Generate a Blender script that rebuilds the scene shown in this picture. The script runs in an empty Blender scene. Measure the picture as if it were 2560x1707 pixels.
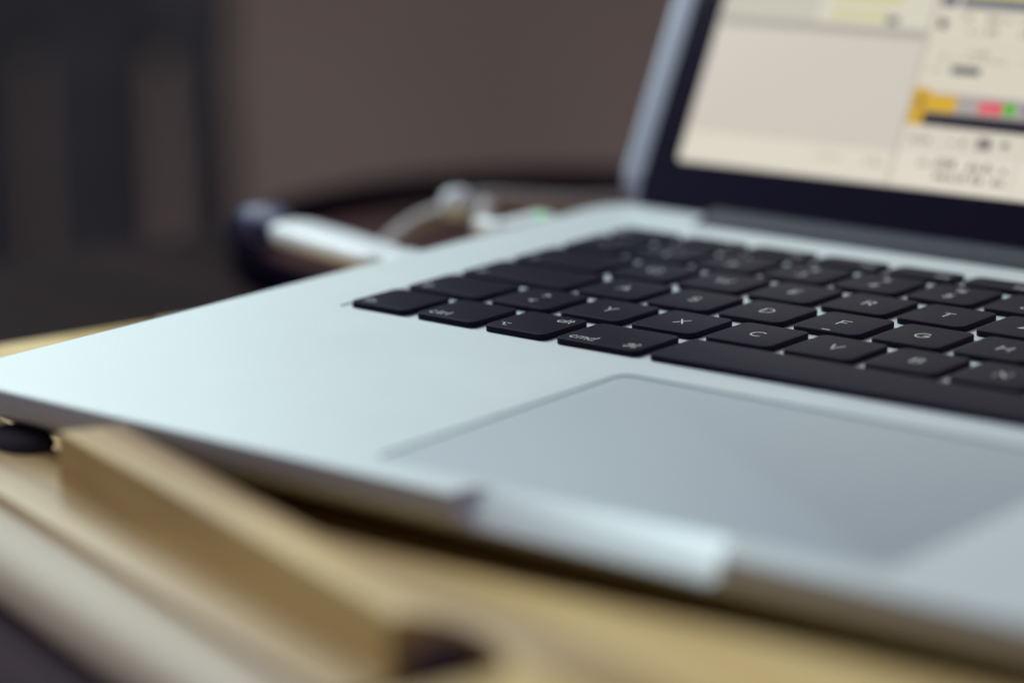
import bpy, bmesh, math, random
from mathutils import Vector, Matrix
random.seed(7)
R = math.radians
MM = 0.001
SC = bpy.context.scene
COL = SC.collection

# ------------------------------------------------------------------ camera
# pose solved from the key grid, track pad and case edges (laptop top front-left corner = origin, mm)
FPX, YAW, PIT, ROL = 6719.3, 0.6830, 0.2390, -0.0120
CAM = Vector((416.96, -329.67, 131.69))
FW = Vector((-math.sin(YAW)*math.cos(PIT), math.cos(YAW)*math.cos(PIT), -math.sin(PIT)))
RT0 = Vector((math.cos(YAW), math.sin(YAW), 0)); UP0 = RT0.cross(FW)
RT = RT0*math.cos(ROL) + UP0*math.sin(ROL); UP = -RT0*math.sin(ROL) + UP0*math.cos(ROL)
cd = bpy.data.cameras.new('camera'); cam = bpy.data.objects.new('camera', cd); COL.objects.link(cam)
m = Matrix((RT, UP, -FW)).transposed().to_4x4(); m.translation = CAM*MM
cam.matrix_world = m
cd.sensor_width = 36; cd.lens = FPX*36/2560; cd.clip_start = 0.02; cd.clip_end = 50
cd.dof.use_dof = True; cd.dof.focus_distance = 0.562; cd.dof.aperture_fstop = cd.lens/21; cd.dof.aperture_blades = 0
SC.camera = cam

def un(x, y, z):
    """photo pixel -> point (mm) on the horizontal plane of height z"""
    d = FW*FPX + RT*(x-1280) - UP*(y-853.5)
    return CAM + d*((z-CAM.z)/d.z)
def und(x, y, depth):
    d = FW*FPX + RT*(x-1280) - UP*(y-853.5)
    return CAM + d*(depth/FPX)

# ------------------------------------------------------------------ light
w = bpy.data.worlds.new('World'); SC.world = w; w.use_nodes = True
w.node_tree.nodes['Background'].inputs[0].default_value = (0.88, 0.76, 1.06, 1)
w.node_tree.nodes['Background'].inputs[1].default_value = 0.19
def area(name, loc, target, sx, sy, power, col):
    l = bpy.data.lights.new(name, 'AREA'); l.shape = 'RECTANGLE'; l.size = sx; l.size_y = sy
    l.energy = power; l.color = col
    o = bpy.data.objects.new(name, l); COL.objects.link(o); o.location = loc
    o.rotation_euler = (Vector(target)-Vector(loc)).to_track_quat('-Z', 'Y').to_euler()
    return o
area('window_light', (-0.95, 0.36, 0.98), (0.1, 0.05, 0), 1.2, 1.1, 23.5, (0.86, 1.0, 0.975))
area('room_light', (0.7, -0.9, 2.1), (0.2, 0.1, 0), 1.2, 1.2, 1.5, (1.0, 0.90, 0.82))
SC.view_settings.view_transform = 'Standard'; SC.view_settings.look = 'None'
SC.view_settings.exposure = 0; SC.view_settings.gamma = 1
SC.render.engine = 'CYCLES'
SC.cycles.use_denoising = True

# ------------------------------------------------------------------ materials
def lin(r, g, b):
    f = lambda c: (c/255/12.92 if c/255 <= .04045 else ((c/255+.055)/1.055)**2.4)
    return (f(r), f(g), f(b), 1)
def mat(name, col, rough=.5, metal=0, spec=.5, coat=0):
    m = bpy.data.materials.new(name); m.use_nodes = True
    b = m.node_tree.nodes['Principled BSDF']
    b.inputs['Base Color'].default_value = col if len(col) == 4 else (*col, 1)
    b.inputs['Roughness'].default_value = rough; b.inputs['Metallic'].default_value = metal
    b.inputs['Specular IOR Level'].default_value = spec; b.inputs['Coat Weight'].default_value = coat
    return m
def N(m, t, **k):
    n = m.node_tree.nodes.new(t)
    for a, v in k.items(): setattr(n, a, v)
    return n
def ln(m, a, b): m.node_tree.links.new(a, b)
def bs(m): return m.node_tree.nodes['Principled BSDF']
def texco(m, scale=(1, 1, 1), rot=(0, 0, 0)):
    t = N(m, 'ShaderNodeTexCoord'); mp = N(m, 'ShaderNodeMapping')
    mp.inputs['Scale'].default_value = scale; mp.inputs['Rotation'].default_value = rot
    ln(m, t.outputs['Object'], mp.inputs[0]); return mp.outputs[0]
def noise(m, vec, scale, detail=4, rough=.55):
    n = N(m, 'ShaderNodeTexNoise'); n.inputs['Scale'].default_value = scale
    n.inputs['Detail'].default_value = detail; n.inputs['Roughness'].default_value = rough
    ln(m, vec, n.inputs['Vector']); return n.outputs['Fac']
def ramp(m, fac, stops):
    r = N(m, 'ShaderNodeValToRGB'); e = r.color_ramp.elements
    while len(e) < len(stops): e.new(.5)
    for el, (p, c) in zip(e, stops): el.position = p; el.color = c if len(c) == 4 else (*c, 1)
    ln(m, fac, r.inputs[0]); return r.outputs[0]
def bump(m, fac, strength, dist=.0002):
    b = N(m, 'ShaderNodeBump'); b.inputs['Strength'].default_value = strength; b.inputs['Distance'].default_value = dist
    ln(m, fac, b.inputs['Height']); ln(m, b.outputs[0], bs(m).inputs['Normal'])
def grey(v): return (v, v, v, 1)

def aluminium(name, col, rough, metal=1.0, grain=.08):
    m = mat(name, col, rough, metal)
    v = texco(m)
    f = noise(m, v, 2200, 3, .75)                  # bead-blasted grain
    big = noise(m, v, 24, 5)                      # faint handling marks
    mx = N(m, 'ShaderNodeMix', data_type='FLOAT'); mx.inputs[0].default_value = .25
    ln(m, f, mx.inputs[2]); ln(m, big, mx.inputs[3])
    lo = tuple(c*(1-grain*1.6) for c in col[:3]); hi = tuple(min(1, c*(1+grain)) for c in col[:3])
    base = ramp(m, mx.outputs[0], [(.3, lo), (.7, hi)])
    vo = N(m, 'ShaderNodeTexVoronoi'); vo.inputs['Scale'].default_value = 260; ln(m, v, vo.inputs['Vector'])
    sp = ramp(m, vo.outputs['Distance'], [(.05, grey(1)), (.075, grey(0))])
    th = ramp(m, noise(m, v, 190, 2), [(.62, grey(0)), (.68, grey(.5))])
    mu = N(m, 'ShaderNodeMix', data_type='RGBA', blend_type='MULTIPLY'); mu.inputs[0].default_value = 1
    ln(m, sp, mu.inputs[6]); ln(m, th, mu.inputs[7])
    dm = N(m, 'ShaderNodeMix', data_type='RGBA'); ln(m, mu.outputs[2], dm.inputs[0]); ln(m, base, dm.inputs[6]); dm.inputs[7].default_value = (.22, .22, .23, 1)
    ln(m, dm.outputs[2], bs(m).inputs['Base Color'])
    ln(m, ramp(m, big, [(.3, grey(rough-.015)), (.7, grey(rough+.02))]), bs(m).inputs['Roughness'])
    bump(m, f, .22, .00004)
    return m
ALU = aluminium('anodised_aluminium', (0.605, 0.66, 0.685), .54, .42)
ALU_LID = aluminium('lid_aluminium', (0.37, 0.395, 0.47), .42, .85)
PAD = aluminium('trackpad_glass', (0.45, 0.50, 0.545), .66, .10, .02)

def dusty(name, col, rough):
    m = mat(name, col, rough, spec=.035)
    v = texco(m)
    n = N(m, 'ShaderNodeTexVoronoi'); n.inputs['Scale'].default_value = 380
    info = N(m, 'ShaderNodeObjectInfo'); add = N(m, 'ShaderNodeVectorMath', operation='ADD')
    ln(m, v, add.inputs[0]); ln(m, info.outputs['Random'], add.inputs[1])
    ln(m, add.outputs[0], n.inputs['Vector'])
    mx = N(m, 'ShaderNodeMix', data_type='RGBA')
    sp = ramp(m, n.outputs['Distance'], [(.035, grey(1)), (.06, grey(0))])
    th = ramp(m, noise(m, add.outputs[0], 300, 2), [(.60, grey(0)), (.68, grey(.35))])
    mul = N(m, 'ShaderNodeMix', data_type='RGBA', blend_type='MULTIPLY'); mul.inputs[0].default_value = 1
    ln(m, sp, mul.inputs[6]); ln(m, th, mul.inputs[7]); ln(m, mul.outputs[2], mx.inputs[0])
    mx.inputs[6].default_value = col; mx.inputs[7].default_value = (.35, .35, .37, 1)
    ln(m, mx.outputs[2], bs(m).inputs['Base Color'])
    bump(m, noise(m, v, 5000, 2), .15, .00003)
    return m
KEY = dusty('key_plastic', (0.0150, 0.0132, 0.0265, 1), .5)
LEGEND = mat('legend_paint', (0.66, 0.66, 0.67), .5)
BLACK = mat('black_glass', (0.0052, 0.0048, 0.0190), .12, spec=.35)
HINGE = mat('hinge_plastic', (0.048, 0.053, 0.075), .55, spec=.15)
RUBBER_SHADE = mat('rubber_and_shade', (0.032, 0.025, 0.036), .85, spec=.1)  # for the feet, and for the pad that stands in for shade

def wood(name, c1, c2, c3, rough=.5, ang=0, sc=1.0):
    m = mat(name, c2, rough)
    v = texco(m, (6*sc, 110*sc, 110*sc), (0, 0, ang))
    a = noise(m, v, 1.3, 6, .62)
    v2 = texco(m, (1.6*sc, 22*sc, 22*sc), (0, 0, ang))
    b_ = noise(m, v2, 1.0, 3)
    mx = N(m, 'ShaderNodeMix', data_type='FLOAT'); mx.inputs[0].default_value = .5
    ln(m, a, mx.inputs[2]); ln(m, b_, mx.inputs[3])
    ln(m, ramp(m, mx.outputs[0], [(.42, c1), (.5, c2), (.58, c3)]), bs(m).inputs['Base Color'])
    ln(m, ramp(m, a, [(.3, grey(rough-.08)), (.7, grey(rough+.1))]), bs(m).inputs['Roughness'])
    bump(m, a, .25, .0004)
    return m
PALE = wood('pale_wood', (.27, .14, .045), (.64, .43, .145), (.76, .56, .24), .46, sc=.42)
PALE2 = wood('pale_wood_light', (.27, .155, .070), (.52, .36, .175), (.64, .48, .28), .46, sc=.42)
DARKW = wood('black_brown_wood', (.0095, .0055, .0070), (.016, .0088, .0110), (.023, .012, .0145), .75, sc=.4)
TRAYW = wood('mahogany', (.024, .0085, .010), (.038, .012, .014), (.055, .018, .019), .7, sc=.4)
bs(TRAYW).inputs['Specular IOR Level'].default_value = .05
bs(DARKW).inputs['Specular IOR Level'].default_value = .03
DARKRIM = mat('dark_rim_wood', (.006, .0045, .011), .8, spec=0)
CHAIRM = wood('chair_dark_wood', (.036, .034, .037), (.048, .045, .049), (.062, .057, .061), .5, sc=.2)

# ------------------------------------------------------------------ helpers
def link(name, me, material=None, parent=None):
    o = bpy.data.objects.new(name, me); COL.objects.link(o)
    if material is not None and not me.materials: me.materials.append(material)
    if parent is not None: o.parent = parent
    return o
def empty(name, label, cat, loc=(0, 0, 0), rz=0, group=None):
    o = bpy.data.objects.new(name, None); COL.objects.link(o); o.empty_display_size = .02
    o.location = loc; o.rotation_euler = (0, 0, rz)
    o['label'] = label; o['category'] = cat
    if group: o['group'] = group
    return o
def tag(o, label, cat, group=None):
    o['label'] = label; o['category'] = cat
    if group: o['group'] = group
    return o
def from_rings(rings, smooth=True, cap=(True, True), close=True):
    """rings: lists of 3-D points (mm)"""
    me = bpy.data.meshes.new('m'); vs = []; fs = []
    n = len(rings[0])
    for r in rings: vs += [(p[0]*MM, p[1]*MM, p[2]*MM) for p in r]
    for i in range(len(rings)-1):
        for k in range(n if close else n-1):
            a = i*n+k; b = i*n+(k+1) % n
            fs.append((a, b, b+n, a+n))
    if cap[0]: fs.append(tuple(reversed(range(n))))
    if cap[1]: fs.append(tuple(range((len(rings)-1)*n, len(rings)*n)))
    me.from_pydata(vs, [], fs); me.update()
    bm = bmesh.new(); bm.from_mesh(me); bmesh.ops.recalc_face_normals(bm, faces=bm.faces); bm.to_mesh(me); bm.free()
    if smooth: smooth_mesh(me)
    return me
def smooth_mesh(me, ang=38):
    for p in me.polygons: p.use_smooth = True
    bm = bmesh.new(); bm.from_mesh(me)
    for e in bm.edges:
        if len(e.link_faces) == 2 and e.calc_face_angle(0) > R(ang): e.smooth = False
    bm.to_mesh(me); bm.free()
def rrect(x0, y0, x1, y1, r, z, seg=6):
    pts = []
    for cx, cy, a0 in ((x1-r, y1-r, 0), (x0+r, y1-r, 90), (x0+r, y0+r, 180), (x1-r, y0+r, 270)):
        for k in range(seg+1):
            a = R(a0+90*k/seg); pts.append((cx+r*math.cos(a), cy+r*math.sin(a), z))
    return pts
def slab(x0, y0, x1, y1, z0, z1, r=1.0, bev=.3, seg=5):
    b = bev
    return from_rings([rrect(x0+b, y0+b, x1-b, y1-b, max(r-b, .05), z0, seg), rrect(x0, y0, x1, y1, r, z0+b, seg),
                       rrect(x0, y0, x1, y1, r, z1-b, seg), rrect(x0+b*.3, y0+b*.3, x1-b*.3, y1-b*.3, max(r-b*.3, .05), z1-b*.3, seg),
                       rrect(x0+b, y0+b, x1-b, y1-b, max(r-b, .05), z1, seg)])
def tube(pts, rad, seg=12, sub=8, name='tube'):
    """smooth tube through points (mm); rad number or list"""
    P = [Vector(p) for p in pts]; out = []; rr = []
    rl = rad if isinstance(rad, (list, tuple)) else [rad]*len(P)
    for i in range(len(P)-1):
        p0 = P[max(i-1, 0)]; p1 = P[i]; p2 = P[i+1]; p3 = P[min(i+2, len(P)-1)]
        for k in range(sub):
            t = k/sub
            out.append(.5*((2*p1)+(p2-p0)*t+(2*p0-5*p1+4*p2-p3)*t*t+(3*p1-p0-3*p2+p3)*t**3))
            rr.append(rl[i]*(1-t)+rl[i+1]*t)
    out.append(P[-1]); rr.append(rl[-1])
    rings = []
    for i, c in enumerate(out):
        d = (out[min(i+1, len(out)-1)]-out[max(i-1, 0)]).normalized()
        s = d.cross(Vector((0, 0, 1))); s = s.normalized() if s.length > 1e-4 else Vector((1, 0, 0))
        u = s.cross(d)
        rings.append([c+(s*math.cos(2*math.pi*k/seg)+u*math.sin(2*math.pi*k/seg))*rr[i] for k in range(seg)])
    return from_rings(rings)
def boolean_cut(me, cutters):
    o = bpy.data.objects.new('tmp', me); COL.objects.link(o); tmp = [o]
    for c in cutters:
        co = bpy.data.objects.new('tmpc', c); COL.objects.link(co); tmp.append(co)
        md = o.modifiers.new('b', 'BOOLEAN'); md.operation = 'DIFFERENCE'; md.object = co; md.solver = 'EXACT'
    bpy.context.view_layer.update()
    dg = bpy.context.evaluated_depsgraph_get()
    res = bpy.data.meshes.new_from_object(o.evaluated_get(dg))
    for t in tmp: bpy.data.objects.remove(t)
    smooth_mesh(res, 30)
    return res

# ------------------------------------------------------------------ setting: floor, wall, table
FLOOR_Z = -775
def quad_sheet(name, pts, material):
    me = bpy.data.meshes.new(name); me.from_pydata([tuple(Vector(p)*MM) for p in pts], [], [(0, 1, 2, 3)])
    o = link(name, me, material); o['kind'] = 'structure'; return o
FLOORM = wood('floor_boards', (.030, .018, .014), (.045, .027, .021), (.060, .038, .030), .45, ang=.6, sc=.12)
quad_sheet('floor', [(-4500, -2500, FLOOR_Z), (2500, -2500, FLOOR_Z), (2500, 4500, FLOOR_Z), (-4500, 4500, FLOOR_Z)], FLOORM)
WALLM = mat('wall_paint', (.125, .085, .072), .85)
_v = texco(WALLM, (1, 1, 1)); _n = noise(WALLM, _v, 3.0, 5)
ln(WALLM, ramp(WALLM, _n, [(.35, (.45, .345, .27)), (.65, (.53, .41, .325))]), bs(WALLM).inputs['Base Color'])
bump(WALLM, noise(WALLM, _v, 120, 4), .3, .001)
wc = und(1280, 400, 2700); wdir = Vector((FW.x, FW.y, 0)).normalized(); wr = Vector((wdir.y, -wdir.x, 0))
wr = (wr*math.cos(.25)+wdir*math.sin(.25)).normalized()
a = wc-wr*2300; b_ = wc+wr*3000
quad_sheet('wall', [(a.x, a.y, FLOOR_Z), (b_.x, b_.y, FLOOR_Z), (b_.x, b_.y, 1900), (a.x, a.y, 1900)], WALLM)

# dark table with a rounded corner (outline solved from the photo on the table plane)
TZ = -42
TA = R(-16.5)                                    # table and board axes are turned against the laptop
ex = Vector((math.cos(TA), math.sin(TA), 0)); ey = Vector((-math.sin(TA), math.cos(TA), 0))
# circle through the far rim seen in the photo, then a rounded-corner top tangent to it
cpts = [un(x, y, TZ+8) for x, y in ((640, 540), (760, 503), (900, 472), (1200, 446), (1540, 436))]
def circ(a, b, c):
    d = 2*(a.x*(b.y-c.y)+b.x*(c.y-a.y)+c.x*(a.y-b.y))
    s2 = lambda p: p.x*p.x+p.y*p.y
    return Vector(((s2(a)*(b.y-c.y)+s2(b)*(c.y-a.y)+s2(c)*(a.y-b.y))/d, (s2(a)*(c.x-b.x)+s2(b)*(a.x-c.x)+s2(c)*(b.x-a.x))/d, 0))
cc = circ(cpts[0], cpts[2], cpts[4]); cr = (cpts[2].xy-cc.xy).length
TRAY_R = cr; cr = cr+7; TR = TA                  # the table corner follows the round tray standing on it
tx = Vector((math.cos(TR), math.sin(TR), 0)); ty = Vector((-math.sin(TR), math.cos(TR), 0))
tu0 = cc.dot(tx)-cr; tv1 = cc.dot(ty)+cr
def tbl(u, v, z): return ex*u+ey*v+Vector((0, 0, z))
table = empty('table', 'large black brown wooden table with a rounded corner under the pale board', 'table', tuple((tx*(tu0+500)+ty*(tv1-350)+Vector((0, 0, FLOOR_Z)))*MM), TR)
TW, TD = 1250, 800
def tring(inset, z, r):
    return [(p[0]-500, p[1]+350, p[2]) for p in rrect(inset, -TD+inset, TW-inset, -inset, r-inset, z-FLOOR_Z, 14)]
top = link('table_top', from_rings([tring(14, TZ-32, cr), tring(3, TZ-27, cr), tring(0, TZ-15, cr), tring(3, TZ-3, cr), tring(8, TZ, cr)]), DARKW, table)
for lx, ly in ((-420, 270), (660, 270), (-420, -370), (660, -370)):
    link('leg', from_rings([[(lx+rr*math.cos(t*math.pi/8), ly+rr*math.sin(t*math.pi/8), z) for t in range(16)] for rr, z in ((17, 0), (19, 15), (24, 400), (30, TZ-33-FLOOR_Z))]), DARKRIM, table)

# round tray behind the laptop
def tr_ring(r, z): return [(r*math.cos(t*math.pi/48), r*math.sin(t*math.pi/48), z) for t in range(96)]
rt_ = empty('round_tray', 'round dark red tray with a raised black rim beside the plugs', 'tray', (cc.x*MM, cc.y*MM, TZ*MM))
link('tray_floor', from_rings([tr_ring(TRAY_R-8.2, .2), tr_ring(TRAY_R-8.2, 2.0), tr_ring(TRAY_R-9, 2.4)]), TRAYW, rt_)
link('tray_rim', from_rings([tr_ring(TRAY_R-8, .2), tr_ring(TRAY_R-1.5, .2), tr_ring(TRAY_R, 1.5), tr_ring(TRAY_R, 9), tr_ring(TRAY_R-1.5, 10.5), tr_ring(TRAY_R-6, 10.5), tr_ring(TRAY_R-8, 8.5), tr_ring(TRAY_R-8, .2)], cap=(False, False)), DARKRIM, rt_)

# pale board on the table
e1 = un(0, 858, -20); e3 = un(0, 1462, -20)
bu0 = e1.dot(ex); bv0 = e3.dot(ey)+22
bo = empty('wooden_board', 'pale wooden board of three planks under the laptop', 'board', tuple(tbl(bu0, bv0, TZ)*MM), TA)
BL, BW = 560, 280
zb = -20-TZ
pw = BW/3
for k in range(3):                              # three glued planks
    link('plank', slab(0, k*pw+.15, BL, (k+1)*pw-.15, .2, zb, 1.2, 1.6 if k == 0 else .6), PALE, bo)

# stepped wooden tray edge in front of the laptop: a plate with a rounded notch on two lower steps
def poly_slab(pts, z0, z1, bev, seg=3):
    bm = bmesh.new()
    vs = [bm.verts.new((p[0]*MM, p[1]*MM, z0*MM)) for p in pts]
    f = bm.faces.new(vs)
    r = bmesh.ops.extrude_face_region(bm, geom=[f])
    bmesh.ops.translate(bm, verts=[v for v in r['geom'] if isinstance(v, bmesh.types.BMVert)], vec=(0, 0, (z1-z0)*MM))
    bmesh.ops.recalc_face_normals(bm, faces=bm.faces)
    es = [e for e in bm.edges if all(v.co.z > (z1-.01)*MM for v in e.verts)]
    bmesh.ops.bevel(bm, geom=es, offset=bev*MM, segments=seg, affect='EDGES', profile=.5)
    me = bpy.data.meshes.new('m'); bm.to_mesh(me); bm.free(); smooth_mesh(me, 50)
    return me
p_a = un(142, 1076, -.6); p_b = un(820, 1440, -.6)
mdv = (p_b-p_a); mdv.z = 0; mang = math.atan2(mdv.y, mdv.x)
MO = Vector((p_a.x, p_a.y, -19.8))
mx_ = Vector((math.cos(mang), math.sin(mang), 0)); my_ = Vector((-math.sin(mang), math.cos(mang), 0))
def mloc(q): d = q-MO; return (d.dot(mx_), d.dot(my_))
mo = empty('wooden_tray', 'pale wooden tray edge with stepped moulding and a rounded notch in front of the laptop', 'tray', tuple(MO*MM), mang)
ZP = -.6
back = [un(x, y, ZP) for x, y in ((306, 1058), (500, 1160), (683, 1262), (800, 1328), (960, 1374), (1300, 1458), (1700, 1546), (2100, 1634), (2560, 1745))]
b2_ = back[-1]; back.append(Vector((b2_.x+60, b2_.y+8, ZP)))
na = mloc(un(985, 1536, ZP)); nt_ = mloc(un(1128, 1540, ZP)); nb = mloc(un(1228, 1672, ZP))
plate = [(0, 0), (na[0]-4, na[1]*.5)]
nc = ((na[0]+nb[0])/2+1, min(na[1], nb[1])-1); nrx = (nb[0]-na[0])/2+.5
nry = nt_[1]-nc[1]
plate += [(nc[0]-nrx*math.cos(math.pi*k/14), nc[1]+nry*math.sin(math.pi*k/14)) for k in range(15)]
plate += [(nb[0]+2, -34), (nb[0]+160, -34)]
plate += [mloc(q) for q in reversed(back)]
ZU = 19.8+ZP
link('plate', poly_slab(plate, ZU-10.2, ZU, .9), PALE, mo)
link('lower_step', slab(-70, -11.6, na[0]+1, 9.5, 0, ZU-10.25, .8, .9), PALE2, mo)
link('plate_support', slab(nb[0]+14, -30, nb[0]+150, -14, -22, ZU-10.25, .8, .9), PALE2, mo)
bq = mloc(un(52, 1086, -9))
link('shade_pad', from_rings([[(bq[0]+rr*1.5*math.cos(t*math.pi/12), bq[1]+rr*math.sin(t*math.pi/12), z) for t in range(24)] for rr, z in ((5.6, ZU-10.3), (6.0, ZU-9.8), (5.6, ZU-8.6), (4.2, ZU-7.6), (1.5, ZU-7.2))]), RUBBER_SHADE, mo)  # dark pad added as the soft shade under the laptop's left corner
hz = ZU-10.25-2.2
hr_ = [(-11.75, 0), (-11.75, hz-.5), (-12.2, hz), (-15, hz+.3), (-19, hz-.2), (-22, hz-1.6), (-24.2, hz-4), (-25, hz-7), (-23.5, -2), (-20, -6), (-14, -6), (-14, -.2)]
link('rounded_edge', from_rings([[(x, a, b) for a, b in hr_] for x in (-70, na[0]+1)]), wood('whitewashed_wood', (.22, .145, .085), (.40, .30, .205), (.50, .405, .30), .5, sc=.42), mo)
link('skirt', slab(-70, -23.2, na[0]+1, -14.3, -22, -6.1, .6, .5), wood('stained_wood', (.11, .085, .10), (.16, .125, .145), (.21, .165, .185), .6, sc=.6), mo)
kn = un(1122, 1632, -3)  # dark domed form added to stand in for the shade inside the notch
kq = mloc(kn)
link('notch_shade', from_rings([[(kq[0]+rr*math.cos(t*math.pi/12), kq[1]+rr*math.sin(t*math.pi/12), z) for t in range(24)] for rr, z in ((6.2, -22), (6.8, .6), (6.8, 12), (6.4, 14.8), (5.0, 17.0), (2.8, 18.3), (.5, 18.8))]),
     mat('notch_shade_brown', (.030, .012, .018), .8, spec=.05), mo)['label'] = 'dark brown round form added as shade in the notch'

# ------------------------------------------------------------------ chair in the dark behind
chair = None
cp = und(505, 460, 1650)                         # right back post
cdir = Vector((FW.x, FW.y, 0)).normalized(); crt = Vector((cdir.y, -cdir.x, 0))
cang = math.atan2(crt.y, crt.x)
chair = empty('chair', 'dark wooden chair with a barred back standing behind the table', 'chair', tuple(Vector((cp.x, cp.y, FLOOR_Z))*MM), cang)
H = -FLOOR_Z                                     # laptop level above the floor
def bar(x0, x1, y0, y1, pts):                    # vertical bar: [(z, dx)]
    return from_rings([[(p[0]+dx, p[1]+dz, z) for p in rrect(x0, y0, x1, y1, min(x1-x0, y1-y0)*.3, z, 4)] for z, dx, dz in pts])
for px in (-11, -391):
    link('post', bar(px-4, px+30, -12, 14, [(0, 10, -40), (430, 6, 0), (H-140, 0, 10), (H-60, -4, 16), (H+70, -8, 30)]), CHAIRM, chair)
for k in range(5):
    px = -99-k*76
    link('back_bar', bar(px, px+69, -4, 10, [(455, 0, 0), (H-140, 0, 10), (H-70, 0, 16)]), CHAIRM, chair)
link('top_rail', from_rings([[(x, y+20+8*math.sin((x+391)/404*math.pi), z) for (y, z) in ((-9, H-88), (11, H-88), (14, H-60), (14, H+60), (8, H+85), (-6, H+85), (-12, H+60), (-12, H-60))] for x in [-398+k*52 for k in range(9)]]), CHAIRM, chair)
link('lower_rail', slab(-385, -10, 8, 12, 440, 470, 3, 2), CHAIRM, chair)
link('seat', slab(-400, -420, 22, 10, 412, 440, 30, 5), CHAIRM, chair)
for px in (-391, -11):
    link('leg', bar(px, px+26, -400, -374, [(0, 0, 0), (413, 0, 0)]), CHAIRM, chair)

# ------------------------------------------------------------------ laptop
lap = empty('laptop', 'open silver aluminium laptop with black keys standing on the pale board', 'laptop', (0, 0, 0))
WX, DY = 325.0, 227.0
def brings():
    spec = [(34, -18.2, 8), (22, -16.2, 9), (15, -13.6, 10), (9, -10.4, 11), (4.2, -7.6, 12), (1.4, -6.1, 12), (.3, -5.4, 12), (0, -4.4, 12), (0, -.7, 12), (.1, -.3, 12), (.45, 0, 12)]
    return from_rings([rrect(i, i, WX-i, DY-i, r, z, 10) for i, z, r in spec])
K0, KY, U, RP = 24.6, 94.3, 19.05, 18.92
well = slab(K0-.6, KY-1.6, K0+14.5*U+.6, KY+4*RP+16+12.2, -.3, 4, 1.4, .01, 5)
TF, TB = 8.0, 82.2
padhole = slab(110, TF, 215, TB, -.55, 4, 3.2, .01, 6)
hc = slab(33.5, 212.0, WX-33.5, 240, -12, 4, 1.5, .01, 4)
ncx = 162.5; nw = 25.2
prof = [(7.0, 2), (7.0, .02), (6.2, -.45), (4.6, -1.6), (3.0, -2.9), (1.6, -4.2), (.4, -5.6), (-3, -6.6), (-3, 2)]
nr = []
for x, s in ((-nw-2.2, .12), (-nw-1.5, .5), (-nw-.3, .82), (-nw+1.6, 1), (0, 1), (nw-1.6, 1), (nw+.3, .82), (nw+1.5, .5), (nw+2.2, .12)):
    nr.append([(ncx+x, y*s if y > 0 else y, (z*(.55+.45*s) if z < 0 else z)) for y, z in prof])
notch = from_rings(nr, smooth=False)
base = boolean_cut(brings(), [well, padhole, hc, notch])
link('base', base, ALU, lap)
link('trackpad', slab(110.45, TF+.45, 214.55, TB-.45, -.54, -.30, 3.0, .1, 6), PAD, lap)
for fx, fy in ((32, 30), (WX-32, 30), (32, DY-30), (WX-32, DY-30)):
    f = link('rubber_foot', from_rings([[(fx+rr*math.cos(t*math.pi/12), fy+rr*math.sin(t*math.pi/12), z) for t in range(24)] for rr, z in ((7, -19.9), (8, -19.2), (8.5, -17.5))]), RUBBER_SHADE, lap)

# ---- hinge barrel
hr = [[(x, 221.2+rr*math.cos(t*math.pi/12), -6.2+rr*math.sin(t*math.pi/12)) for t in range(24)] for x, rr in ((34, 8.2), (34.8, 8.9), (WX-34.8, 8.9), (WX-34, 8.2))]
link('hinge_cover', from_rings(hr), HINGE, lap)

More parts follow.
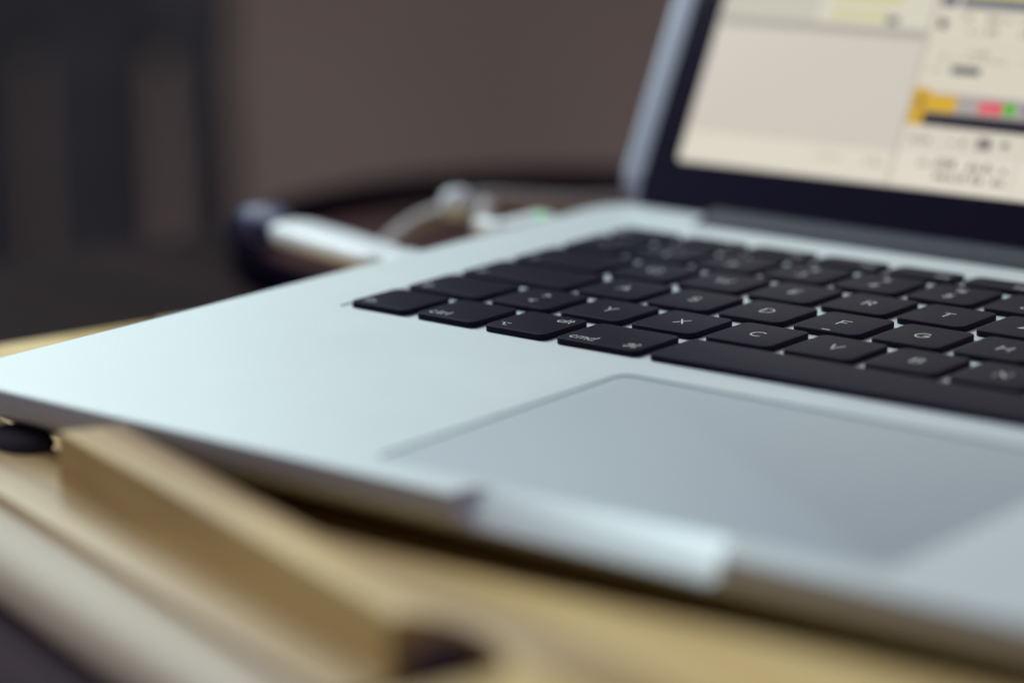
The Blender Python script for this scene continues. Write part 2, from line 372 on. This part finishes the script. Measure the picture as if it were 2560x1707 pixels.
# ---- stroke font for the key legends (cap height 1)
def arc(cx, cy, rx, ry, a0, a1, n=12):
    return [(cx+rx*math.cos(R(a0+(a1-a0)*k/n)), cy+ry*math.sin(R(a0+(a1-a0)*k/n))) for k in range(n+1)]
G = {
 'A': [[(0, 0), (.42, 1), (.84, 0)], [(.15, .34), (.69, .34)]],
 'B': [[(0, 0), (0, 1), (.38, 1)]+arc(.38, .76, .24, .24, 90, -90)+[(0, .52)], [(.38, .52)]+arc(.40, .26, .26, .26, 90, -90)+[(0, 0)]],
 'C': [arc(.48, .5, .48, .5, 50, 310, 18)], 'D': [[(0, 0), (0, 1), (.32, 1)]+arc(.32, .5, .46, .5, 90, -90)+[(0, 0)]],
 'E': [[(.58, 0), (0, 0), (0, 1), (.58, 1)], [(0, .52), (.5, .52)]], 'F': [[(0, 0), (0, 1), (.58, 1)], [(0, .5), (.5, .5)]],
 'G': [arc(.48, .5, .48, .5, 50, 345, 18)+[(.95, .46), (.55, .46)]], 'H': [[(0, 0), (0, 1)], [(.74, 0), (.74, 1)], [(0, .52), (.74, .52)]],
 'I': [[(0, 0), (0, 1)]], 'J': [[(.44, 1), (.44, .24)]+arc(.22, .24, .22, .24, 0, -180)], 'K': [[(0, 0), (0, 1)], [(.62, 1), (0, .45)], [(.22, .62), (.66, 0)]],
 'L': [[(0, 1), (0, 0), (.52, 0)]], 'M': [[(0, 0), (.06, 1), (.45, .2), (.84, 1), (.9, 0)]], 'N': [[(0, 0), (0, 1), (.74, 0), (.74, 1)]],
 'O': [arc(.5, .5, .5, .5, 0, 360, 24)], 'P': [[(0, 0), (0, 1), (.36, 1)]+arc(.36, .74, .26, .26, 90, -90)+[(0, .48)]],
 'Q': [arc(.5, .5, .5, .5, 0, 360, 24), [(.6, .28), (.98, -.06)]], 'R': [[(0, 0), (0, 1), (.36, 1)]+arc(.36, .74, .26, .26, 90, -90)+[(0, .48)], [(.32, .48), (.66, 0)]],
 'S': [arc(.3, .75, .28, .25, 40, 270, 12)+arc(.3, .25, .3, .25, 90, -150, 12)], 'T': [[(0, 1), (.7, 1)], [(.35, 1), (.35, 0)]],
 'U': [[(0, 1), (0, .34)]+arc(.35, .34, .35, .34, 180, 360)+[(.7, 1)]], 'V': [[(0, 1), (.38, 0), (.76, 1)]],
 'W': [[(0, 1), (.28, 0), (.55, .9), (.82, 0), (1.1, 1)]], 'X': [[(0, 0), (.7, 1)], [(0, 1), (.7, 0)]], 'Y': [[(0, 1), (.36, .46), (.72, 1)], [(.36, .46), (.36, 0)]],
 'Z': [[(0, 1), (.66, 1), (0, 0), (.68, 0)]],
 'a': [arc(.27, .32, .27, .32, 0, 360, 16), [(.54, .64), (.54, 0)]], 'c': [arc(.28, .32, .28, .32, 50, 310, 12)], 'd': [arc(.27, .32, .27, .32, 0, 360, 16), [(.54, 1), (.54, 0)]],
 'e': [[(.02, .34), (.54, .34)]+arc(.28, .32, .27, .32, 5, 310, 14)], 'f': [arc(.32, .8, .16, .2, 80, 180, 6)+[(.16, 0)], [(0, .62), (.34, .62)]],
 'l': [[(0, 1), (0, 0)]], 'm': [[(0, 0), (0, .64)], arc(.19, .42, .19, .22, 180, 0, 8)+[(.38, 0)], [(.38, .42)]+arc(.57, .42, .19, .22, 180, 0, 8)+[(.76, 0)]],
 'n': [[(0, 0), (0, .64)], arc(.22, .40, .22, .24, 180, 0, 8)+[(.44, 0)]], 'r': [[(0, 0), (0, .64)], arc(.24, .38, .24, .26, 180, 70, 6)], 's': [arc(.19, .48, .17, .16, 40, 270, 8)+arc(.19, .16, .19, .16, 90, -150, 8)],
 't': [[(.14, .95), (.14, .14)]+arc(.28, .14, .14, .14, 180, 280, 5), [(0, .64), (.32, .64)]],
 '0': [arc(.32, .5, .32, .5, 0, 360, 20)], '1': [[(0, .78), (.22, 1), (.22, 0)]], '2': [arc(.3, .7, .28, .3, 160, -35, 10)+[(0, 0), (.6, 0)]],
 '3': [arc(.28, .76, .26, .24, 150, -90, 10)+arc(.28, .26, .3, .26, 90, -150, 10)], '4': [[(.46, 0), (.46, 1), (0, .3), (.64, .3)]], '5': [[(.52, 1), (.1, 1), (.04, .56)]+arc(.28, .32, .3, .32, 120, -150, 12)],
 '6': [arc(.3, .3, .3, .3, 0, 360, 16), [(.01, .34), (.12, .7), (.42, 1)]], '7': [[(0, 1), (.58, 1), (.18, 0)]], '8': [arc(.3, .76, .24, .24, 0, 360, 14), arc(.3, .26, .3, .26, 0, 360, 16)],
 '9': [arc(.3, .7, .3, .3, 0, 360, 16), [(.59, .66), (.48, .3), (.2, 0)]],
 '!': [[(0, 1), (0, .3)], [(0, .05), (0, 0)]], '"': [[(0, 1), (0, .7)], [(.24, 1), (.24, .7)]], '§': [arc(.25, .85, .2, .15, 30, 270, 8)+arc(.25, .55, .24, .16, 90, -90, 8), arc(.25, .45, .24, .16, 90, 270, 8)+arc(.25, .14, .2, .15, 90, -150, 8)],
 '$': [arc(.3, .7, .26, .2, 40, 270, 10)+arc(.3, .3, .28, .2, 90, -150, 10), [(.3, 1.05), (.3, -.05)]], '%': [arc(.18, .78, .17, .2, 0, 360, 12), arc(.76, .22, .17, .2, 0, 360, 12), [(.16, 0), (.78, 1)]],
 '&': [[(.72, 0), (.16, .66)]+arc(.3, .8, .19, .2, 220, -40, 10)+[(.08, .42)]+arc(.28, .25, .27, .25, 140, 330, 10)+[(.66, .46)]], '/': [[(0, 0), (.4, 1)]],
 '(': [arc(.34, .5, .3, .6, 120, 240, 8)], ')': [arc(0, .5, .3, .6, 60, -60, 8)], '=': [[(0, .62), (.56, .62)], [(0, .36), (.56, .36)]], '?': [arc(.26, .76, .25, .24, 160, -60, 10)+[(.27, .3)], [(.27, .05), (.27, 0)]],
 'ß': [[(0, 0), (0, .76)]+arc(.22, .76, .22, .24, 180, -60, 10)+[(.26, .54)]+arc(.26, .27, .27, .27, 80, -110, 10)], '^': [[(0, .7), (.24, 1), (.48, .7)]], '°': [arc(.18, .85, .16, .16, 0, 360, 12)], '´': [[(0, .8), (.2, 1)]], '`': [[(0, 1), (.2, .8)]],
 '<': [[(.5, .8), (0, .5), (.5, .2)]], '>': [[(0, .8), (.5, .5), (0, .2)]], '+': [[(0, .5), (.6, .5)], [(.3, .2), (.3, .8)]], '*': [[(.2, .95), (.2, .55)], [(.03, .85), (.37, .65)], [(.03, .65), (.37, .85)]], '#': [[(.2, .9), (.1, .1)], [(.5, .9), (.4, .1)], [(0, .64), (.62, .64)], [(-.02, .36), (.6, .36)]], "'": [[(0, 1), (0, .7)]],
 ',': [[(.08, .06), (0, -.16)]], ';': [[(.08, .06), (0, -.16)], [(.08, .5), (.08, .46)]], '.': [[(0, .05), (0, 0)]], ':': [[(0, .05), (0, 0)], [(0, .5), (0, .46)]], '-': [[(0, .45), (.4, .45)]], '_': [[(0, 0), (.6, 0)]],
 '⌘': [[(.36, .2), (.36, .8)], [(.64, .2), (.64, .8)], [(.2, .36), (.8, .36)], [(.2, .64), (.8, .64)], arc(.19, .81, .17, .17, -90, -360, 12), arc(.81, .81, .17, .17, -90, 180, 12), arc(.19, .19, .17, .17, 90, 360, 12), arc(.81, .19, .17, .17, 90, -180, 12)],
 '⌥': [[(0, .85), (.3, .85), (.62, .15), (1, .15)], [(.6, .85), (1, .85)]], '⇧': [[(.5, 1), (0, .5), (.25, .5), (.25, 0), (.75, 0), (.75, .5), (1, .5), (.5, 1)]],
 '⇥': [[(0, .5), (.85, .5)], [(.6, .75), (.85, .5), (.6, .25)], [(1, .8), (1, .2)]], '←': [[(1, .5), (0, .5)], [(.28, .78), (0, .5), (.28, .22)]], '→': [[(0, .5), (1, .5)], [(.72, .78), (1, .5), (.72, .22)]],
 '↑': [[(.5, 0), (.5, 1)], [(.22, .72), (.5, 1), (.78, .72)]], '↓': [[(.5, 1), (.5, 0)], [(.22, .28), (.5, 0), (.78, .28)]], '↩': [[(.2, .7), (0, .45), (.2, .2)], [(0, .45), (.9, .45), (.9, .9)]],
 'Ä': None, 'Ö': None, 'Ü': None, ' ': [],
}
for a_, b2, wdt in (('Ä', 'A', .84), ('Ö', 'O', 1), ('Ü', 'U', .7)):
    G[a_] = G[b2]+[[(wdt/2-.16, 1.2), (wdt/2-.15, 1.2)], [(wdt/2+.15, 1.2), (wdt/2+.16, 1.2)]]
def strokes(text, cx, cy, h, align='c', gap=.24):
    out = []; x = 0
    for ch in text:
        g = G.get(ch, [])
        xs = [p[0] for s in g for p in s] or [0, .3]
        x0, x1 = min(xs), max(xs)
        for s in g: out.append([(x+p[0]-x0, p[1]) for p in s])
        x += x1-x0+gap
    wd = x-gap
    ox = {'c': -wd/2, 'l': 0, 'r': -wd}[align]
    return [[(cx+(px+ox)*h, cy+(py-.5)*h) for px, py in s] for s in out]
def stroke_mesh(sts, z):
    """flat ribbons with round ends, one mesh (mm)"""
    vs = []; fs = []
    for s, wd in sts:
        n0 = len(vs)
        for i, p in enumerate(s):
            a = s[max(i-1, 0)]; b = s[min(i+1, len(s)-1)]
            d = Vector((b[0]-a[0], b[1]-a[1])); d = d.normalized() if d.length > 1e-6 else Vector((1, 0))
            k = 1.0
            if 0 < i < len(s)-1:
                d1 = Vector((p[0]-a[0], p[1]-a[1])); d2 = Vector((b[0]-p[0], b[1]-p[1]))
                if d1.length > 1e-6 and d2.length > 1e-6: k = 1/max(.45, math.cos(d1.angle(d2)/2))
            nx, ny = -d.y*wd/2*k, d.x*wd/2*k
            vs += [(p[0]+nx, p[1]+ny, z), (p[0]-nx, p[1]-ny, z)]
        for i in range(len(s)-1): fs.append((n0+2*i, n0+2*i+1, n0+2*i+3, n0+2*i+2))
        for e, q in ((0, s[1]), (-1, s[-2])):
            p = s[e]; ang = math.atan2(p[1]-q[1], p[0]-q[0]); c0 = len(vs)
            for k in range(7):
                t = ang-math.pi/2+math.pi*k/6
                vs.append((p[0]+wd/2*math.cos(t), p[1]+wd/2*math.sin(t), z))
            fs.append(tuple(range(c0, c0+7)))
    me = bpy.data.meshes.new('legend'); me.from_pydata([tuple(c*MM for c in v) for v in vs], [], fs); me.update()
    bm = bmesh.new(); bm.from_mesh(me)
    for f in bm.faces:
        if f.normal.z < 0: f.normal_flip()
    bm.to_mesh(me); bm.free()
    return me

# ---- keys
ZT, ZB = 1.08, -.28
kcache = {}
def key_mesh(wd, dp):
    k = (round(wd, 2), round(dp, 2))
    if k not in kcache:
        f = lambda i, r, z: rrect(-wd/2+i, -dp/2+i, wd/2-i, dp/2-i, r, z, 5)
        kcache[k] = from_rings([f(.05, 1.75, ZB), f(0, 1.8, ZT-.32), f(.04, 1.78, ZT-.16), f(.16, 1.7, ZT-.04), f(.36, 1.55, ZT)], cap=(False, True))
        kcache[k].materials.append(KEY)
    return kcache[k]
def add_key(u0, u1, row, legs, x_off=0, y0=None, dp=None):
    x0 = K0+u0*U+1.38+x_off; x1 = K0+u1*U-1.38+x_off
    yc = KY+row*RP+8 if y0 is None else y0; d = 16.2 if dp is None else dp
    kx, kyc, wd = (x0+x1)/2, yc, x1-x0
    ko = link('key', key_mesh(wd, d), None, lap); ko.location = (kx*MM, kyc*MM, 0)
    sts = []
    for L in legs:
        txt, px, py, h, al = L
        sw = .24 if txt in '⌘⌥⇧⇥' else (.35 if h > 2.8 else .29)
        sts += [(s, sw) for s in strokes(txt, px if al == 'c' else (-wd/2+px if al == 'l' else wd/2-px), py, h, al) if len(s) > 1]
    if sts:
        link('legend', stroke_mesh(sts, ZT+.02), LEGEND, ko)
    return ko
C_ = lambda t, h=3.3: [(t, 0, 0, h, 'c')]
ROFF = {3: -.6, 2: 0, 1: .4, 4: 0, 0: 0}
nums = [('^', '°'), ('1', '!'), ('2', '"'), ('3', '§'), ('4', '$'), ('5', '%'), ('6', '&'), ('7', '/'), ('8', '('), ('9', ')'), ('0', '='), ('ß', '?'), ('´', '`')]
for i, (a1, b1) in enumerate(nums):
    add_key(i, i+1, 4, [(b1, 0, 3.1, 2.6, 'c'), (a1, 0, -2.7, 2.9, 'c')])
add_key(13, 14.5, 4, [('←', 3, -4.2, 2.4, 'r')])
add_key(0, 1.5-.03, 3, [('⇥', 2.4, -4.4, 2.4, 'l')])
for i, ch in enumerate('QWERTZUIOPÜ'): add_key(1.5+i, 2.5+i, 3, C_(ch), ROFF[3])
add_key(12.5, 13.5, 3, [('*', 0, 3, 2.6, 'c'), ('+', 0, -2.6, 3, 'c')], ROFF[3])
add_key(0, 1.75, 2, [('⇧', 2.4, -4.4, 2.4, 'l')])
for i, ch in enumerate('ASDFGHJKLÖÄ'): add_key(1.75+i, 2.75+i, 2, C_(ch)+([('_', 0, -5.6, 3.0, 'c')] if ch in 'FJ' else []), ROFF[2])
add_key(12.75, 13.75, 2, [("'", 0, 3, 2.6, 'c'), ('#', 0, -2.6, 3, 'c')])
add_key(13.75, 14.5, 2, [('↩', 3, 0, 2.4, 'r')], 0, KY+2.5*RP+8, RP+16)
add_key(0, 1.25, 1, [('⇧', 2.4, -4.4, 2.4, 'l')])
add_key(1.25, 2.25, 1, [('>', 0, 2.7, 3.0, 'c'), ('<', 0, -2.7, 3.0, 'c')], ROFF[1]*.5)
for i, ch in enumerate('YXCVBNM'): add_key(2.25+i, 3.25+i, 1, C_(ch), ROFF[1])
for i, (a1, b1) in enumerate(((',', ';'), ('.', ':'), ('-', '_'))):
    add_key(9.25+i, 10.25+i, 1, [(b1, 0, 3, 2.6, 'c'), (a1, 0, -2.6, 2.8, 'c')], ROFF[1])
add_key(12.25, 14.5, 1, [('⇧', 3, -4.4, 2.4, 'r')])
add_key(0, 1, 0, [('fn', 2.2, -4.6, 2.6, 'l')])
add_key(1, 2, 0, [('ctrl', 2.2, -4.6, 2.6, 'l')])
add_key(2, 3, 0, [('⌥', 2.0, -4.6, 2.3, 'l'), ('alt', 1.9, 4.6, 2.6, 'r')])
add_key(3, 4.25, 0, [('cmd', 2.2, -4.5, 2.7, 'l'), ('⌘', 2.2, -4.4, 2.9, 'r')])
add_key(4.25, 9.25, 0, [])
add_key(9.25, 10.5, 0, [('⌘', 2.2, -4.4, 2.9, 'l'), ('cmd', 2.2, -4.5, 2.7, 'r')])
add_key(10.5, 11.5, 0, [('⌥', 2.0, -4.6, 2.3, 'r'), ('alt', 1.9, 4.6, 2.6, 'l')])
add_key(11.5, 12.5, 0, [('←', 0, 0, 2.2, 'c')], 0, KY+3.7, 7.4)
add_key(12.5, 13.5, 0, [('↓', 0, 0, 2.2, 'c')], 0, KY+3.7, 7.4)
add_key(12.5, 13.5, 0, [('↑', 0, 0, 2.2, 'c')], 0, KY+12.2, 7.4)
add_key(13.5, 14.5, 0, [('→', 0, 0, 2.2, 'c')], 0, KY+3.7, 7.4)
fu = 14.5/14
for i in range(14):
    t = 'esc' if i == 0 else ('' if i == 13 else 'F%d' % i)
    add_key(i*fu, (i+1)*fu, 5, [(t, 1.8, -1.6, 1.9, 'l' if i == 0 else 'r')] if t else [], 0, KY+4*RP+16+2.9+4.0, 8.0)

# ------------------------------------------------------------------ lid and screen (local: x right, y up the lid, z toward the viewer)
TILT = R(28.2)
LIDM = Matrix.Translation(Vector((0, 224.7*MM, 0))) @ Matrix.Rotation(R(90)-TILT, 4, 'X')
LH = 222
def lidpart(name, me, material, parent=lap):
    o = link(name, me, material, parent); o.matrix_local = LIDM if parent is lap else Matrix.Identity(4); return o
sp = [(1.2, -6.4, 8.5), (.2, -5.6, 9), (0, -4.6, 9), (0, -1.5, 9), (.25, -.75, 9), (.9, -.22, 8.6), (2.0, 0, 8), (7.2, -.25, 4.5), (7.6, -.6, 4.0)]
def lidrect(i, r, z):
    pts = rrect(i, i, WX-i, LH-i, max(r, 2), z, 8)
    return pts
lid = lidpart('lid', from_rings([[(p[0], p[1]+.6, min(p[2], -.95) if (p[1] < 8.6 and 8.6 < p[0] < WX-8.6) else p[2]) for p in lidrect(i, r, z)] for i, z, r in sp]), ALU_LID)
bez = link('bezel_glass', slab(7.4, .2, WX-7.4, LH-8, -1.2, -.12, 3.0, .25, 6), BLACK, lid)
SX0, SY0, SX1, SY1 = 16.6, 13.5, WX-15.9, 13.5+184
def emis(name, r, g, b, s=1.0):
    m = bpy.data.materials.new(name); m.use_nodes = True; nt = m.node_tree
    bsd = nt.nodes['Principled BSDF']; bsd.inputs['Base Color'].default_value = (.01, .01, .012, 1); bsd.inputs['Roughness'].default_value = .25
    bsd.inputs['Emission Color'].default_value = lin(r, g, b); bsd.inputs['Emission Strength'].default_value = s
    return m
scr = lidpart('screen', slab(SX0, SY0, SX1, SY1, -.4, -.05, 1.2, .03, 4), emis('screen_grey', 204, 197, 185))
elz = [0.0]
def ui(name, x0, y0, x1, y1, rgb, lvl=1):
    me = bpy.data.meshes.new(name); z = -.05+.03*lvl
    me.from_pydata([(x0*MM, y0*MM, z*MM), (x1*MM, y0*MM, z*MM), (x1*MM, y1*MM, z*MM), (x0*MM, y1*MM, z*MM)], [], [(0, 1, 2, 3)])
    return link(name, me, emis('ui_%d_%d_%d' % rgb, *rgb), scr)
def ui_text(x0, x1, y, h, rgb, dens=.62, lvl=3):
    vs = []; fs = []; x = x0; z = (-.05+.03*lvl)*MM
    while x < x1:
        wd = random.uniform(.25, .75)*h
        if random.random() < dens:
            hh = h*random.choice((.6, .75, 1)); c = len(vs)
            vs += [(x*MM, y*MM, z), ((x+wd)*MM, y*MM, z), ((x+wd)*MM, (y+hh)*MM, z), (x*MM, (y+hh)*MM, z)]; fs.append((c, c+1, c+2, c+3))
        x += wd+h*.28
    me = bpy.data.meshes.new('text_line'); me.from_pydata(vs, [], fs)
    return link('text_line', me, emis('ui_text_%d_%d_%d' % rgb, *rgb), scr)
# left pane
ui('footer_bar', SX0+.6, SY0+.5, 79.4, 22.2, (219, 213, 197))
ui('list_pane', SX0+.6, 54.0, 78.6, SY1-1, (198, 194, 180))
ui('list_edge', SX0+.6, 51.6, 78.6, 54.0, (172, 167, 157), 2)
ui('list_highlight', 46, 54.2, 78.4, 66, (212, 208, 190), 2)
ui('list_item', 49.5, 60.4, 69.5, 64.0, (204, 200, 146), 3)
ui('list_item', 50.2, 55.6, 66.2, 58.0, (205, 201, 152), 3)
ui('list_badge', 66.4, 55.0, 70.0, 57.2, (120, 120, 118), 4)
ui_text(71.6, 76.5, 18.2, 1.7, (150, 142, 132))
ui_text(64.8, 66.4, 18.8, 1.2, (206, 196, 180))
# divider and right pane
ui('divider', 79.0, SY0+.4, 79.7, SY1-1, (176, 170, 160), 2)
ui('right_footer', 79.8, SY0+.5, SX1-.6, 23.2, (222, 214, 199))
ui('right_pane', 79.8, 23.4, SX1-.6, 39.9, (214, 206, 191))
ui('editor_pane', 79.8, 40.0, SX1-.6, 60.6, (214, 207, 188))
ui('editor_line', 79.8, 51.0, SX1-.6, 51.3, (200, 192, 174), 2)
ui('toolbar_dark', 86.0, 60.8, SX1-.6, 63.6, (112, 114, 122), 2)
ui('toolbar_yellow', 86.0, 63.8, SX1-.6, 66.2, (192, 186, 96), 2)
ui('toolbar_icon', 80.6, 61.0, 84.8, 64.0, (88, 90, 108), 3)
ui('arrow_icon', 81.3, 55.0, 83.6, 57.6, (82, 84, 84), 3)
ui_text(90, 113, 54.2, 1.8, (150, 146, 132), .45)
ui_text(92, 98, 48.4, 1.6, (165, 158, 142), .8)
ui('button', 88.2, 43.6, 96.2, 45.6, (88, 90, 98), 3)
ui_text(82.2, 86.6, 43.8, 1.5, (190, 182, 166), .9)
# player strip
ui('strip_top', 79.9, 29.8, 84.2, 39.4, (204, 160, 42), 3)
ui('strip_grey', 84.2, 33.4, 150, 38.4, (168, 160, 156), 3)
ui('strip_yellow', 84.2, 33.6, 92.2, 37.9, (212, 168, 40), 4)
ui('strip_icon', 81.6, 34.4, 83.2, 37.0, (150, 124, 60), 5)
ui('strip_red', 98.7, 34.0, 101.5, 37.2, (224, 92, 102), 4)
ui('strip_red', 101.9, 34.0, 104.7, 37.2, (224, 82, 94), 4)
ui('strip_green', 105.2, 34.2, 108.2, 37.4, (84, 176, 36), 4)
ui('strip_button', 110.2, 34.2, 113.2, 37.4, (142, 138, 140), 4)
ui('strip_black', 84.2, 29.9, 150, 33.3, (38, 34, 44), 4)
# lower right bits
ui_text(82.5, 89, 25.4, 1.9, (150, 144, 136), .5)
ui('file_icon', 100.4, 25.0, 104.4, 28.2, (140, 136, 132), 3)
ui('file_icon_mark', 103.0, 25.6, 104.4, 27.4, (70, 72, 76), 4)
ui('folder_icon', 107.2, 26.0, 109.2, 27.6, (120, 120, 122), 3)
ui_text(86.5, 110.0, 19.6, 2.1, (112, 108, 104), .8)
ui_text(91.5, 109.6, 16.6, 2.0, (116, 112, 108), .85)
ui_text(92.0, 99.5, 25.4, 1.8, (140, 134, 126), .7)
ui_text(84.0, 118.0, 47.0, 1.4, (176, 168, 150), .5)
ui_text(56.0, 63.0, 18.6, 1.3, (186, 178, 164), .6)
ui_text(87.0, 118.0, 57.6, 1.7, (140, 138, 128), .5)
ui('footer_line', 112.4, 15.0, 112.8, 22.5, (186, 178, 168), 3)

# ------------------------------------------------------------------ things plugged in on the left
WHITE = mat('white_plastic', (.82, .88, .92), .35)
GREYC = mat('grey_cable', (.34, .30, .295), .5)
BLUEP = mat('blue_plastic', (.035, .040, .150), .45, spec=.25)
bs(BLUEP).inputs['Transmission Weight'].default_value = .35
# memory stick
sa = un(955, 644, -4.6); sb = un(712, 584, -5.6); tipp = un(560, 552, -5.4)
sdir = (sb-sa); slen = sdir.length
stick = empty('memory_stick', 'white memory stick with a translucent blue end sticking out of the laptop side', 'memory stick', tuple(sa*MM), math.atan2(sdir.y, sdir.x))
def ell(x, w_, h_, n=20, e=3.2):
    out = []
    for k in range(n):
        t = 2*math.pi*k/n; c, s = math.cos(t), math.sin(t)
        out.append((x, w_*math.copysign(abs(c)**(2/e), c), h_*math.copysign(abs(s)**(2/e), s)))
    return out
link('body', from_rings([ell(-4, 5.6, 1.8), ell(-2.5, 6.6, 2.3), ell(2, 7.2, 2.6), ell(slen*.5, 7.6, 2.9), ell(slen-6, 7.0, 3.0), ell(slen-1.5, 5.6, 2.7), ell(slen, 4.6, 2.2)]), WHITE, stick)
link('plug', slab(-22, -6, -4.1, 6, -2.2, 2.2, .6, .2, 3), ALU, stick)
cap = link('cap', from_rings([ell(slen+.2, 5.0, 3.0, e=2.2), ell(slen+3, 5.6, 4.0, e=2.2), ell(slen+7, 6.6, 4.8, e=2.2), ell(slen+11, 7.0, 5.2, e=2.2), ell(slen+15, 6.2, 4.6, e=2.2), ell(slen+17.5, 3.6, 2.8, e=2.2)]), BLUEP, stick)
link('ring', from_rings([ell(slen+6.5, 6.5, 4.7, e=2.2), ell(slen+7, 6.9, 5.1, e=2.2), ell(slen+8, 7.1, 5.3, e=2.2), ell(slen+8.5, 6.8, 5.0, e=2.2)], cap=(False, False)), mat('blue_grey_ring', (.16, .17, .28), .3), stick)
# power plug
pp = un(1318, 556, -.8)
plug = empty('power_plug', 'white magnetic power plug with a green light on the laptop side', 'power plug', (pp.x*MM, pp.y*MM, 0))
link('housing', slab(-3.2-.8, -8.6, -pp.x-.1, 8.6, -8.6, .7, 1.6, .9), WHITE, plug)
link('strain_relief', tube([(-3.6, -2, -3.6), (-9, -2, -3.4), (-15, -1.2, -3.2)], [3.2, 2.8, 2.4]), WHITE, plug)
led = un(1350, 540, .75)
lm = emis('green_led', 70, 255, 120, 1.1)
lo = link('indicator_light', from_rings([[((led.x-pp.x)+rr*math.cos(t*math.pi/8), (led.y-pp.y)+rr*math.sin(t*math.pi/8), z) for t in range(16)] for rr, z in ((1.1, .5), (1.1, .85), (.8, 1.1), (.2, 1.2))]), lm, plug)
pw = link('cord', tube([(-14.5, -1.25, -3.2), tuple(un(1215, 522, -4)-Vector((pp.x, pp.y, 0))), tuple(un(1150, 525, -5)-Vector((pp.x, pp.y, 0))), tuple(un(1070, 548, -8)-Vector((pp.x, pp.y, 0))), tuple(un(1000, 590, -12)-Vector((pp.x, pp.y, 0))), tuple(un(930, 660, -15)-Vector((pp.x, pp.y, 0))), tuple(un(880, 740, -17.3)-Vector((pp.x, pp.y, 0)))], [2.9]*7), GREYC, plug)
# second cable with a white end, coming round from behind the lid
cb = empty('cable', 'grey cable with a white round end curling beside the laptop corner', 'cable', (0, 0, 0))
pts = [un(1150, 508, -2), un(1220, 500, -3.5), un(1320, 506, -6), un(1440, 512, -9), un(1560, 512, -14), un(1690, 505, -24), un(1800, 480, -39)]
link('cord', tube([tuple(p) for p in pts], [2.9]*7), GREYC, cb)
d0 = (pts[0]-pts[1]).normalized()
link('white_end', tube([tuple(pts[0]-d0*3), tuple(pts[0]), tuple(pts[0]+d0*4), tuple(pts[0]+d0*6)], [2.6, 4.2, 4.0, 1.2], 14), WHITE, cb)
